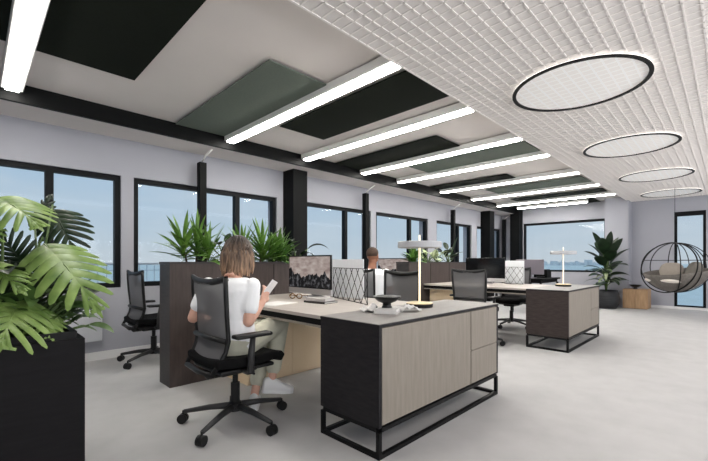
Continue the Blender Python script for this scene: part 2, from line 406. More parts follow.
# outside
struct(MB().box(-30, 60, YW + .25, 8.4, -.3, -.02).build('terrace_floor', 'terrace'))
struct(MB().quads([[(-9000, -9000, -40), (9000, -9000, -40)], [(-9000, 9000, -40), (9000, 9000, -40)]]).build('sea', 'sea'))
t = thing('railing', 'pale wire mesh balcony railing outside the windows', 'railing', (0, 6.6, 0))
mb = MB()
for i in range(120): mb.bar((-2 + i * .11, 0, .0), (-2 + i * .11, 0, 1.04), .009, .009)
for k in range(5): mb.bar((-2, 0, .15 + k * .2), (11.2, 0, .15 + k * .2), .009, .009)
mb.build('mesh_infill', 'rail', t)
MB().bar((-2, 0, 1.05), (11.2, 0, 1.05), .03, .03).build('handrail', 'rail', t)
for i in range(7): MB().bar((-2 + i * 2.2, 0, -.02), (-2 + i * 2.2, 0, 1.05), .035, .035).build('post', 'rail', t)
mb = MB()
for i in range(170):
    y = random.uniform(200, 2600); h = random.choice((20, 24, 30, 36, 50)) * random.uniform(.5, 1.1) * (1 if 500 < y < 2300 else .5)
    w_ = random.uniform(15, 40); x = 5200 + random.uniform(-200, 200); y = 700 + y * .9
    mb.box(x, x + 30, y, y + w_, -40, -25 + h)
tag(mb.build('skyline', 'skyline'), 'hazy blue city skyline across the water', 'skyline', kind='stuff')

# ------------------------------------------------------------------ ceiling strip lights
LX = [(.24, 1.775, 4.40), (2.25, 1.775, 4.40), (3.42, 1.775, 4.40), (4.64, 1.775, 4.40), (5.62, 1.775, 4.40), (7.08, 1.775, 4.40), (8.45, 1.775, 4.40), (9.85, 1.775, 4.40), (10.70, 2.5, 4.2)]
ORD = ['nearest strip light, cut by the left edge of the photo', 'second nearest strip light, between grey and black ceiling panels', 'third nearest strip light, between two black ceiling panels',
       'fourth nearest strip light, beside the long grey ceiling panel', 'fifth nearest strip light, beyond the long grey ceiling panel', 'sixth strip light counted from the near end',
       'third strip light from the far end wall', 'second strip light from the far end wall', 'short strip light nearest the far end wall']
for i, (x, y0, y1) in enumerate(LX):
    t = thing('strip_light', 'white ' + ORD[i], 'ceiling light', (x, (y0 + y1) / 2, ZC), 0, 'linear ceiling strip lights')
    L = (y1 - y0) / 2
    MB().box(-.075, .075, -L, L, -.085, -.012, .006).box(-.02, .02, -L * .7, -L * .6, -.012, 0).box(-.02, .02, L * .6, L * .7, -.012, 0).build('housing', 'housing', t)
    MB().box(-.046, .046, -L + .012, L - .012, -.098, -.0851, .004).build('diffuser', 'lamp', t)

# ceiling felt panels (hung just under the plain ceiling)
PAN = [(-.25, .97, 1.85, 3.59, 'b', 'large black felt panel nearest on the ceiling'), (1.60, 2.22, 2.50, 4.40, 'g', 'grey green felt ceiling panel left of the second strip light'),
       (2.47, 3.12, 1.81, 3.64, 'b', 'black felt ceiling panel between second and third strip lights'), (4.00, 4.62, 2.55, 4.40, 'b', 'black felt ceiling panel between third and fourth strip lights'),
       (4.97, 5.57, 1.87, 3.70, 'g', 'grey green felt ceiling panel between fourth and fifth strip lights'), (6.62, 7.28, 2.79, 4.40, 'b', 'black felt ceiling panel before the sixth strip light'),
       (7.74, 8.48, 1.90, 3.72, 'g', 'grey green felt ceiling panel before the third light from the end'), (9.32, 9.98, 1.90, 3.84, 'b', 'black felt ceiling panel above the second last strip light'),
       (10.5, 11.3, 2.35, 4.40, 'b', 'black felt ceiling panel nearest the far end wall')]
for x0, x1, y0, y1, k, lb in PAN:
    t = thing('ceiling_panel', lb, 'ceiling panel', ((x0 + x1) / 2, (y0 + y1) / 2, ZC), 0, 'felt ceiling panels')
    a, b = (x1 - x0) / 2, (y1 - y0) / 2
    for px, py in ((-.8, -.9), (.8, -.9), (-.8, .9), (.8, .9)): MB().box(a * px - .01, a * px + .01, b * py - .01, b * py + .01, -.018, 0).build('spacer', 'blacksteel', t)
    MB().box(-a, a, -b, b, -.030, -.018).build('felt_board', 'panelblack' if k == 'b' else 'panelgrey', t)

# round ring lights under the grid
for i, x in enumerate((3.54, 5.82, 8.08, 10.36)):
    lb = ['largest and nearest black round ring light on the grid ceiling', 'second nearest black round ring light on the grid ceiling', 'third black round ring light on the grid ceiling', 'smallest and furthest black round ring light on the grid ceiling'][i]
    t = thing('ring_light', lb, 'ceiling light', (x, .90, ZG), 0, 'round ring lights')
    MB().lathe([(.470, -.026), (.50, -.026), (.50, -.016), (.470, -.016), (.470, -.026)], seg=64, close=False).build('hoop', 'blacksteel', t, False)
    MB().lathe([(.480, -.0155), (.499, -.0155), (.499, -.012), (.480, -.012), (.480, -.0155)], seg=64, close=False).build('led_band', 'ring', t, False)
    MB().lathe([(0, -.012), (.474, -.012), (.474, -.002), (0, -.002)], seg=64, close=False).build('diffuser', 'disc', t, False)  # added glowing disc, imitates the lit grid ceiling inside the hoop
    for a in (0, PI / 2, PI, 3 * PI / 2):
        MB().bar((.478 * math.cos(a), .478 * math.sin(a), -.017), (.478 * math.cos(a), .478 * math.sin(a), .0), .006, .006).build('bracket', 'blacksteel', t)

# ------------------------------------------------------------------ furniture
def cabinet(x, y, label, em='endwood'):
    # 1.48 long (x), .49 deep (y), .737 high, on a black steel sled frame
    t = thing('sideboard', label, 'cabinet', (x, y, 0), 0, 'sideboards at the desk ends')
    L, D, z0, z1 = 1.48, .49, .172, .737
    MB().box(0, .022, 0, D, z0, z1 - .014).build('side_panel', em, t)
    MB().box(L - .022, L, 0, D, z0, z1 - .014).build('side_panel', em, t)
    MB().box(.0225, L - .0225, .022, D, z0, z1 - .015).build('carcass', 'endwood', t)
    MB().box(-.004, L + .004, -.004, D, z1 - .0135, z1).build('top_edge', 'endwood', t)
    MB().box(0, L, 0, D - .002, z1 + .0002, z1 + .003).build('top', 'cabtop', t)
    MB().box(.026, 1.02, .0, .0205, z0 + .012, z1 - .02).build('door', 'lightwood', t)
    MB().box(1.032, L - .026, .0, .0205, .43, z1 - .02).build('drawer', 'lightwood', t)
    MB().box(1.032, L - .026, .0, .0205, z0 + .012, .425).build('drawer', 'lightwood', t)
    mb = MB(); b = .024
    for px in (.0, L - b):
        for py in (.0, D - b): mb.box(px, px + b, py, py + b, .0, z0 - .0255)
    for zz in (0, z0 - b - .0015):
        mb.box(b, L - b, 0, b, zz, zz + b).box(b, L - b, D - b, D, zz, zz + b).box(0, b, b, D - b, zz, zz + b).box(L - b, L, b, D - b, zz, zz + b)
    mb.build('base_frame', 'blacksteel', t)
    MB().box(L + .004, L + .03, .03, .05, .38, .47, .005).build('handle', 'black', t)
    return t
cabinet(1.555, 1.352, 'pale oak sideboard with black side and sled base, nearest of the two')
cabinet(4.975, 1.360, 'pale oak sideboard with black side, further back beside the second desk', 'cabend')

def desk(x, y, L, W, label, ped=True):
    t = thing('desk', label, 'desk', (x, y, 0), 0, 'office desks')
    MB().box(0, W, 0, L, .718, .74).build('top', 'desktop', t)
    MB().box(.012, W - .012, .0, L, .676, .7178).build('apron', 'black', t)
    MB().box(0, W, 0, L, .662, .6758).build('underside_board', 'lightwood', t)
    if ped:
        m = MB().box(.14, W - .12, L - .41, L - .02, 0, .6618).build('pedestal', 'beige', t)
        MB().box(.14, .60, L - .425, L - .411, .02, .655).build('pedestal_door', 'beige', m)
        MB().box(.604, W - .12, L - .425, L - .411, .02, .655).build('pedestal_door', 'beige', m)
    else:
        for py in (.05, L - .11): 
            MB().box(.05, .10, py, py + .05, 0, .6618).build('leg', 'blacksteel', t); MB().box(W - .1, W - .05, py, py + .05, 0, .6618).build('leg', 'blacksteel', t)
    return t
desk(1.55, 1.845, 1.55, 1.10, 'pale desk beside the seated woman, joining the near sideboard')
desk(4.97, 1.855, 1.545, 1.10, 'pale desk joining the further sideboard, empty chairs either side')
desk(4.50, 3.68, 1.05, .85, 'pale desk in front of the seated man, mostly behind the far planter divider', False)

def divider(x, y, L, label, H=1.082):
    t = thing('planter_divider', label, 'planter', (x, y, 0), 0, 'tall planter dividers')
    D = .25; n = 3; s = L / n
    MB().box(0, L, 0, .02, 0, H - .021).build('front_panel', 'divwood', t)
    MB().box(0, L, D - .02, D, 0, H - .021).build('rear_panel', 'divwood', t)
    MB().box(0, .02, .0205, D - .0205, 0, H - .021).build('end_panel', 'darkwood', t)
    MB().box(L - .02, L, .0205, D - .0205, 0, H - .021).build('end_panel', 'darkwood', t)
    mb = MB().box(-.004, L + .004, -.004, .03, H - .02, H).box(-.004, L + .004, D - .03, D + .004, H - .02, H).box(-.004, .03, .03, D - .03, H - .02, H).box(L - .03, L + .004, .03, D - .03, H - .02, H)
    mb.build('rim', 'darkwood', t)
    MB().box(.021, L - .021, .021, D - .021, H - .12, H - .06).build('soil', 'soil', t)
    for k in range(1, n):
        MB().box(k * s - .003, k * s + .003, -.002, .0, .02, H - .021).build('seam', 'black', t)
    return t
divider(1.19, 3.40, 1.56, 'tall dark wood planter divider behind the seated woman')
divider(4.61, 3.41, 1.70, 'tall dark wood planter divider beside the seated man, further back')

# foreground planter
t = thing('planter_box', 'large black wooden planter box in the near left corner', 'planter', (-1.2, 1.99, 0))
PL, PD, PH = 1.545, .44, .75
MB().box(0, PL, 0, .022, 0, PH).build('front_panel', 'blackwood', t)
MB().box(0, PL, PD - .022, PD, 0, PH).build('rear_panel', 'blackwood', t)
MB().box(0, .022, .0225, PD - .0225, 0, PH).build('end_panel', 'blackwood', t)
MB().box(PL - .022, PL, .0225, PD - .0225, 0, PH).build('end_panel', 'blackwood', t)
a, b = .024, .036
MB().box(a, PL - a, a, b + .01, .5, PH + .03).box(a, PL - a, PD - b - .01, PD - a, .5, PH + .03).box(a, b + .01, b + .011, PD - b - .011, .5, PH + .03).box(PL - b - .01, PL - a, b + .011, PD - b - .011, .5, PH + .03).build('liner', 'blacksteel', t)
MB().box(.05, PL - .05, .05, PD - .05, .6, .70).build('soil', 'soil', t)

# ------------------------------------------------------------------ chairs
def chair_proto(loc, rz, label):
    t = thing('office_chair', label, 'chair', loc, rz, 'black mesh office chairs')
    R = .34
    for k in range(5):
        a = 2 * PI * k / 5 - .12
        c, s_ = math.cos(a), math.sin(a)
        m = MB(); m.tube([(.03 * c, .03 * s_, .115), (.17 * c, .17 * s_, .105), (R * c, R * s_, .078)], [.024, .019, .014], 8)
        lg = m.build('leg', 'chairarm', t, True)
        q = MB(); tx, ty = -s_, c
        for sg in (-1, 1):
            o_ = .013 * sg
            cx, cy = (R + .008) * c + tx * o_, (R + .008) * s_ + ty * o_
            q.tube([(cx - tx * .009, cy - ty * .009, .032), (cx + tx * .009, cy + ty * .009, .032)], .032, 14)
        q.tube([((R + .004) * c, (R + .004) * s_, .03), ((R + .004) * c, (R + .004) * s_, .085)], .008, 8)
        q.build('caster', 'chairblack', lg)
    MB().lathe([(.045, .085), (.045, .135), (.030, .145), (.030, .27), (.018, .272), (.018, .36)], seg=20).build('gas_column', 'chairblack', t, False)
    MB().box(-.14, .12, -.09, .09, .345, .385, .015).tube([(.02, 0, .365), (.02, -.21, .365)], .007, 8).build('tilt_mechanism', 'chairblack', t)
    # seat: soft waterfall front
    m = MB(); rows = []
    prof = [(-.235, .0), (-.2, .008), (-.1, .0), (.05, .0), (.16, .008), (.215, -.004), (.245, -.03)]
    for x, dz in prof:
        row = []
        for j in range(9):
            v = -1 + j / 4.0; edge = 1 - .05 * abs(x) / .24
            wd = .245 * (1 - .12 * max(0, (x - .12) / .12) ** 2 - .15 * max(0, (-x - .15) / .09) ** 2)
            row.append((x, v * wd, .446 + dz + .014 * v * v))
        rows.append(row)
    m.quads(rows)
    st = m.build('seat', 'chairseat', t, True); q = st.modifiers.new('t', 'SOLIDIFY'); q.thickness = .058; q.offset = 0; q = st.modifiers.new('b', 'BEVEL'); q.width = .018; q.segments = 3; q.limit_method = 'ANGLE'
    MB().box(-.2, .18, -.2, .2, .388, .414, .012).build('seat_pan', 'chairblack', t)
    # backrest
    BP = [(-.187, .985, .236), (-.185, .90, .236), (-.176, .76, .230), (-.166, .66, .223), (-.160, .60, .218), (-.175, .53, .211), (-.212, .46, .200), (-.248, .405, .188)]
    m = MB()
    for sg in (-1, 1):
        m.tube([(x, sg * wd, z) for x, z, wd in BP], [.015] * len(BP), 8)
    fr = m
    # top band with dipped middle
    g1 = []
    for j in range(13):
        v = -1 + j / 6.0; dip = .022 * (1 - v * v); th = .028 + .016 * (1 - v * v)
        cxx = -.187 - .02 * (1 - v * v)
        g1.append((cxx, v * .242, .995 - dip, .995 - dip - th))
    for sgn in (1,):
        for p, qn in zip(g1, g1[1:]):
            vs = []
            for (cx, yy, zt, zb) in (p, qn):
                vs.append([fr.bm.verts.new((cx - .011, yy, zt)), fr.bm.verts.new((cx + .011, yy, zt)), fr.bm.verts.new((cx + .011 + .006, yy, zb)), fr.bm.verts.new((cx - .011 + .006, yy, zb))])
            A, B = vs
            for k in range(4): fr.bm.faces.new((A[k], A[(k + 1) % 4], B[(k + 1) % 4], B[k]))
    fr.tube([(-.248, -.188, .405), (-.253, 0, .395), (-.248, .188, .405)], .016, 8)
    fr.tube([(-.250, -.10, .40), (-.22, -.07, .365), (-.12, -.05, .365)], .016, 8).tube([(-.250, .10, .40), (-.22, .07, .365), (-.12, .05, .365)], .016, 8)
    fr.build('back_frame', 'chairblack', t, True)
    rows = []
    for x, z, wd in BP[:-1]:
        rows.append([(x - .028 * (1 - v * v) * (.5 + .5 * (z > .6)), v * (wd - .004), z - (.02 if z > .97 else 0)) for v in [-1 + j / 4 for j in range(9)]])
    m = MB(); m.quads(rows); m.build('back_mesh', 'chairmesh', t, True)
    MB().tube([(-.178, -.215, .60), (-.205, 0, .605), (-.178, .215, .60)], .017, 8).build('lumbar_bar', 'chairblack', t, True)
    for sg in (-1, 1):
        ar = MB()
        ar.bar((-.04, sg * .20, .40), (-.04, sg * .275, .40), .05, .022).tube([(-.04, sg * .27, .395), (-.04, sg * .275, .50), (-.025, sg * .272, .615)], [.022, .022, .017], 10)
        ap = ar.build('arm_post', 'chairarm', t, True)
        rows = []
        m = MB().box(-.15, .10, sg * .268 - .04, sg * .268 + .04, .615, .64, .011)
        m.build('arm_pad', 'chairblack', ap, True)
    return t
c0 = chair_proto((1.25, 2.37, 0), 0, 'black mesh office chair the woman sits on')
def ch(x, y, rz, label): return dup(c0, (x, y, 0), rz, label)
ch(1.40, 4.48, .02, 'empty black mesh office chair by the window, behind the tall planter divider')
ch(4.74, 2.42, 0, 'empty black mesh office chair at the near side of the second desk')
ch(3.10, 2.53, PI, 'empty black mesh office chair across the near desk, behind the table lamp and bowl')
ch(6.36, 2.60, PI, 'empty brown-black office chair across the second desk, beside the white board')
ch(3.92, 3.57, 0, 'black office chair the man in white sits on')

# ------------------------------------------------------------------ monitors
def monitor(x, y, rz, label, lit, back='alu'):
    # screen faces local -x, width along y
    t = thing('desktop_computer', label, 'monitor', (x, y, .74), rz, 'desktop computers')
    W, z0, zc, z1 = .325, .03, .085, .405
    MB().box(0, .018, -W, W, zc, z1, .003).build('bezel', 'bezel', t)
    MB().box(.0, .018, -W, W, z0, zc - .0005, .003).build('chin', 'alu', t)
    MB().box(.0185, .045, -W + .06, W - .06, z0 + .05, z1 - .05, .012).build('rear_shell', back, t)
    MB().box(-.0015, -.0002, -W + .013, W - .013, zc + .008, z1 - .013).build('screen', 'picture' if lit else 'screenoff', t)
    s_ = MB().bar((.045, 0, .22), (.11, 0, .006), .17, .008, up=(1, 0, 0)).box(-.06, .13, -.10, .10, .0, .006).build('stand', 'alu', t)
    return t
monitor(2.30, 2.905, 0, 'silver desktop computer showing a dark mountain picture, on the near desk', True)
monitor(5.72, 2.765, 0, 'black screened desktop computer on the second desk', False)
monitor(5.02, 4.06, .06, 'desktop computer showing a mountain picture, in front of the seated man', True)

# ------------------------------------------------------------------ desk screens: white board with lattice stand
def board(x, y, rz, W, H, label):
    t = thing('pin_board', label, 'pin board', (x, y, .74), rz, 'white boards standing on desks')
    MB().box(-.006, .006, -W / 2, W / 2, .004, H, .002).build('panel', 'board', t)
    MB().box(-.05, .05, -W / 2 + .03, -W / 2 + .06, 0, .004).box(-.05, .05, W / 2 - .06, W / 2 - .03, 0, .004).build('foot', 'blacksteel', t)
    return t
def lattice(x, y, rz, W, H, n, label):
    t = thing('wire_lattice', label, 'wire rack', (x, y, .74), rz, 'black wire lattice racks')
    r = .0032
    MB().tube([(0, -W / 2, r), (0, W / 2, r), (0, W / 2, H), (0, -W / 2, H)], r, 6, True).build('outer_frame', 'blacksteel', t)
    m = MB(); slope = 1.35; st = W / n
    import itertools
    for k in range(-n * 2, n * 2):
        for sg in (1, -1):
            # line y = y0 + sg*(z)/slope clipped to the frame
            y0 = -W / 2 + k * st; pts = []
            zs = [0, H]
            if sg > 0: za, zb = (-W / 2 - y0) * slope, (W / 2 - y0) * slope
            else: za, zb = (y0 - W / 2) * slope, (y0 + W / 2) * slope
            za, zb = max(0, za), min(H, zb)
            if zb - za < .01: continue
            m.bar((0, y0 + sg * za / slope, za), (0, y0 + sg * zb / slope, zb), .004, .004)
    m.build('lattice_wire', 'blacksteel', t)
    return t
board(2.50, 2.575, 0, .43, .365, 'white felt board standing on the near desk beside the lit monitor')
lattice(2.325, 2.375, -.36, .74, .285, 6, 'black diamond wire lattice in front of the near white board')
board(5.98, 2.40, 0, .30, .36, 'small white felt board on the second desk')
lattice(5.93, 2.39, -.1, .30, .26, 3, 'small black wire lattice in front of the second desk board')

# ------------------------------------------------------------------ table lamps
def lamp(x, y, label):
    t = thing('table_lamp', label, 'lamp', (x, y, .7402), 0, 'disc shade table lamps')
    MB().lathe([(0, 0), (.098, 0), (.10, .004), (.10, .024), (.0, .0245)], seg=40, close=False).build('base', 'blacksteel', t, False)
    MB().lathe([(0, .0246), (.098, .0246), (.1, .030), (.09, .034), (0, .035)], seg=40, close=False).build('base_cap', 'brass', t, False)
    MB().tube([(0, 0, .035), (0, 0, .448)], .008, 12).build('rod', 'glowpole', t, True)
    MB().lathe([(.02, .447), (.161, .447), (.165, .451), (.165, .490), (.160, .494), (.02, .495)], seg=48).build('shade', 'shade', t, False)
    MB().tube([(0, 0, .495), (0, 0, .545)], .007, 10).build('finial', 'glowpole', t, True)
    return t
lamp(2.40, 1.68, 'glowing table lamp with flat disc shade on the near sideboard')
lamp(5.83, 1.66, 'glowing table lamp with flat disc shade on the further sideboard')

# ------------------------------------------------------------------ bowls, papers, books, glasses
def bowl(x, y, z, s, label):
    t = thing('bowl', label, 'bowl', (x, y, z), 0, 'black footed bowls')
    MB().lathe([(0, .034 * s), (.02 * s, .036 * s), (.06 * s, .055 * s), (.095 * s, .082 * s), (.1 * s, .082 * s), (.1 * s, .076 * s), (.065 * s, .045 * s), (.028 * s, .03 * s), (0, .029 * s)], seg=36, close=False).build('dish', 'ceramic', t, True)
    MB().lathe([(.036 * s, 0), (.038 * s, .004 * s), (.030 * s, .015 * s), (.032 * s, .032 * s)], seg=28).build('foot', 'ceramic', t, True)
    return t
bowl(1.99, 1.66, .7702, .95, 'black footed bowl on the white papers, near sideboard')
t = thing('paper_stack', 'stack of white papers under the black bowl', 'papers', (1.99, 1.65, .7402), .5, None)
MB().box(-.10, .10, -.075, .075, 0, .012).build('lower_ream', 'paper', t)
MB().box(-.095, .095, -.07, .07, .0125, .0295).build('upper_ream', 'paper', t)
def crumple(x, y, z, rz, sx, sy, h, label, seed):
    m = MB(); rows = []
    for i in range(9):
        rows.append([((i / 8 - .5) * sx, (j / 8 - .5) * sy, .004 + h * (.5 + .5 * mnoise.noise(Vector((i * .55 + seed, j * .5, seed))) * 2) * (.35 + .65 * (1 - abs(i / 4 - 1)) )) for j in range(9)])
    rows = [[(a, b, max(.004, c)) for a, b, c in r] for r in rows]
    o = m.quads(rows).build('paper_sheet', 'paper', None, False, (x, y, z), .003); o.rotation_euler = (0, 0, rz)
    return tag(o, label, 'paper', 'loose creased papers')
crumple(1.93, 1.765, .7402, .4, .13, .10, .055, 'creased white paper behind the stack, left of the bowl', 1.3)
crumple(2.14, 1.585, .7402, -.5, .15, .10, .045, 'creased white paper right of the bowl', 5.7)
def book(x, y, z, rz, sx, sy, h, cov, label, pages='paper'):
    t = thing('book', label, 'book', (x, y, z), rz, 'books on the desks')
    MB().box(-sx / 2, sx / 2, -sy / 2, sy / 2, 0, .003).box(-sx / 2, sx / 2, -sy / 2, sy / 2, h - .003, h).box(-sx / 2, -sx / 2 + .003, -sy / 2, sy / 2, .003, h - .003).build('cover', cov, t)
    MB().box(-sx / 2 + .004, sx / 2 - .004, -sy / 2 + .004, sy / 2 - .004, .0032, h - .0032).build('pages', pages, t)
    return t
book(2.06, 2.44, .7402, .1, .16, .24, .016, 'darkbook', 'charcoal covered book below the monitor on the near desk')
book(2.06, 2.44, .7564, .2, .14, .20, .024, 'book', 'grey book lying on the charcoal book')
book(5.62, 3.02, .7402, .1, .14, .2, .015, 'darkbook', 'dark book lying on the second desk before the black monitor')
o = MB().box(-.15, .15, -.105, .105, 0, .004).build('paper_sheet', 'paper', None, False, (1.74, 2.62, .7402)); o.rotation_euler = (0, 0, .3)
tag(o, 'flat white sheets of paper by the near desk edge', 'paper')
t = thing('sunglasses', 'tortoiseshell glasses lying on the near desk', 'glasses', (2.10, 2.84, .7402), .5)
for sg in (-1, 1):
    MB().tube([(0, sg * .034 + .026 * math.cos(a), .026 + .021 * math.sin(a)) for a in [2 * PI * k / 16 for k in range(16)]], .0045, 6, True).build('rim', 'tortoise', t, True)
    MB().tube([(0, sg * .062, .03), (.05, sg * .066, .03), (.12, sg * .066, .02), (.14, sg * .06, .005)], .0035, 6).build('temple', 'tortoise', t, True)
MB().tube([(0, -.01, .032), (-.003, 0, .036), (0, .01, .032)], .004, 6).build('bridge', 'tortoise', t, True)

# small far work table with equipment
t = thing('side_table', 'dark work table far back before the wide end window', 'table', (8.2, 2.72, 0))
MB().box(0, 1.15, 0, .68, .70, .735).build('top', 'black', t)
MB().box(.05, 1.1, .05, .63, .64, .699).build('apron', 'black', t)
for px in (.03, 1.08):
    for py in (.03, .61): MB().box(px, px + .04, py, py + .04, 0, .639).build('leg', 'blacksteel', t)
t = thing('printer', 'black boxy device on the far work table', 'printer', (8.95, 2.97, .735))
MB().box(-.14, .14, -.14, .14, .0, .17, .01).build('body', 'black', t)
MB().box(-.11, .11, -.12, .12, .1705, .185, .004).build('lid', 'bezel', t)
MB().box(-.155, -.141, -.09, .09, .02, .035).build('tray', 'chairarm', t)
t = thing('monitor', 'grey backed monitor on the far work table', 'monitor', (8.42, 3.06, .735), 0)
MB().box(0, .03, -.29, .29, .08, .40, .008).build('housing', 'alugrey', t)
MB().box(.0305, .034, -.27, .27, .1, .385).build('screen', 'screenoff', t)
MB().box(.005, .025, -.04, .04, .012, .08).box(-.08, .11, -.12, .12, 0, .012).build('stand', 'alugrey', t)

# ------------------------------------------------------------------ plants
def spiky(x, y, z, h, n, m, label, name='dracaena', spread=.5, lw=.033, droop=.7, group='plants in the near planter divider', stems=3, seed=0):
    rd = random.Random(seed)
    t = thing(name, label, 'plant', (x, y, z), 0, group)
    fo = MB(); sm = MB()
    for q in range(stems):
        ax = rd.uniform(-.14, .14); ay = rd.uniform(-.03, .03); hh = h * rd.uniform(.2, .5)
        sm.tube([(ax * .6, ay, 0), (ax, ay, hh)], [.010, .007], 6)
        for k in range(n):
            a = k * 2.4 + rd.uniform(-.3, .3); f = k / n
            el = math.radians(15 + 68 * f + rd.uniform(-10, 10))
            L = h * rd.uniform(.5, .75)
            bz = hh * (.35 + .65 * f)
            fo.leaf((ax, ay, bz), (math.cos(a) * math.cos(el) * spread * 2, math.sin(a) * math.cos(el) * spread * 2, math.sin(el)), L, lw * rd.uniform(.8, 1.2), droop * rd.uniform(.4, 1.2), rd.uniform(-.4, .4), .3, 6)
    fo.build('foliage', m, t, True); sm.build('stem', 'brownstem', t, True)
    return t
ZS = 1.022
spiky(1.46, 3.525, ZS, .50, 30, 'leafspiky', 'spiky bright green plant at the left end of the near divider', seed=1, spread=.5)
spiky(2.06, 3.525, ZS, .52, 32, 'leafspiky', 'spiky bright green plant right of the woman, near divider', seed=2, spread=.5)
spiky(2.38, 3.525, ZS, .44, 32, 'leafbush', 'bushy green plant right of the brightest one on the near divider', seed=3, spread=.55)
def broad(x, y, z, h, n, m, label, name, group, L=.2, W=.09, seed=0, droop=.9, spread=1.0, elr=(25, 80)):
    rd = random.Random(seed)
    t = thing(name, label, 'plant', (x, y, z), 0, group)
    fo = MB(); sm = MB()
    for k in range(n):
        a = k * 2.4 + rd.uniform(-.4, .4); f = (k + .5) / n
        el = math.radians(rd.uniform(*elr)); rr = spread * rd.uniform(.1, .25) * (1 - .4 * f)
        bp = Vector((rr * math.cos(a), rr * math.sin(a) * .6, h * (.25 + .6 * f)))
        sm.tube([(0, 0, 0), (bp.x * .3, bp.y * .3, bp.z * .6), bp], .005, 6)
        fo.leaf(bp, (math.cos(a) * math.cos(el), math.sin(a) * math.cos(el), math.sin(el)), L * rd.uniform(.75, 1.15), W * rd.uniform(.8, 1.15), droop, rd.uniform(-.5, .5), .25, 7, 'broad')
    fo.build('foliage', m, t, True); sm.build('stem', 'stem', t, True)
    return t
broad(1.74, 3.525, ZS, .30, 9, 'leafdark', 'small dark leaved plant between the spiky plants', 'rubber_plant', 'plants in the near planter divider', .15, .07, 11)
broad(2.60, 3.525, ZS, .32, 8, 'leafdark', 'dark plant with curling leaves at the divider end behind the monitor', 'rubber_plant', 'plants in the near planter divider', .24, .06, 15, 1.6)
spiky(4.95, 3.53, ZS, .34, 14, 'leafbush', 'bright green plant at the left end of the far divider', seed=8, group='plants in the far planter divider', lw=.05)
broad(5.28, 3.53, ZS, .26, 16, 'leafpale', 'pale whitish green plant in the middle of the far divider', 'fittonia', 'plants in the far planter divider', .13, .07, 21)
broad(5.55, 3.53, ZS, .26, 14, 'leafpale', 'pale green plant behind the lamp shade, beside the dark plant', 'fittonia', 'plants in the far planter divider', .13, .07, 22)
broad(5.90, 3.53, ZS, .34, 12, 'leafdark', 'dark leaved plant at the right end of the far divider', 'rubber_plant', 'plants in the far planter divider', .22, .08, 23, .5)

# tall plant in pot by the pilaster
t = thing('plant_pot', 'dark round ribbed plant pot by the wide end window', 'pot', (10.5, 2.07, 0))
MB().lathe([(0, 0), (.20, 0), (.255, .10), (.27, .22), (.25, .36), (.225, .42), (.20, .42), (.20, .34), (0, .34)], seg=40, close=False).build('body', 'pot', t, True)
MB().lathe([(.0, .345), (.199, .345), (.199, .365), (0, .372)], seg=30, close=False).build('soil', 'soil', t, True)
t = thing('rubber_tree', 'tall dark leaved plant growing in the round pot', 'plant', (10.5, 2.07, .372))
fo = MB(); sm = MB(); rd = random.Random(5)
for k in range(26):
    f = k / 25; a = k * 2.4 + .6; el = math.radians(20 + 50 * f + rd.uniform(-10, 10)); L = rd.uniform(.36, .48) * (1.15 - .25 * abs(f - .6))
    bz = .16 + .84 * f; q = .10 * (1 - .3 * f)
    bp = Vector((q * math.cos(a), q * math.sin(a), bz)); dr = .5 + .8 * (1 - f)
    sm.tube([(0, 0, 0), (bp.x * .25, bp.y * .25, bz * .7), bp], [.014, .011, .007], 6)
    ddx = math.cos(a) * math.cos(el) * .85; ddy = math.sin(a) * math.cos(el) * .9
    fo.leaf(bp, (ddx - .12, ddy, math.sin(el)), L, L * rd.uniform(.40, .5), dr, rd.uniform(-.5, .5), .2, 9, 'broad')
fo.build('foliage', 'leafdark', t, True); sm.build('stem', 'stem', t, True)
fo = MB()
for k in range(16):
    a = k * 2.4; el = rd.uniform(.1, .9)
    fo.leaf((0, 0, .25 + .05 * (k % 7)), (math.cos(a) * math.cos(el), math.sin(a) * math.cos(el), math.sin(el)), .36, .07, 1.3, 0, .25, 6)
fo.build('lower_foliage', 'leafpale', t, True)

# wooden block with bowl
t = thing('wooden_block', 'square oak block stool by the far wall', 'stool', (10.75, 1.32, 0))
MB().box(0, .46, 0, .235, 0.008, .45, .006).build('block', 'stump', t)
MB().box(0, .46, .239, .475, 0.008, .45, .006).build('block', 'stump', t)
MB().box(.03, .43, .03, .445, 0, .0078).build('foot', 'black', t)
bowl(10.95, 1.58, .45, 1.2, 'small black footed bowl on the oak block')

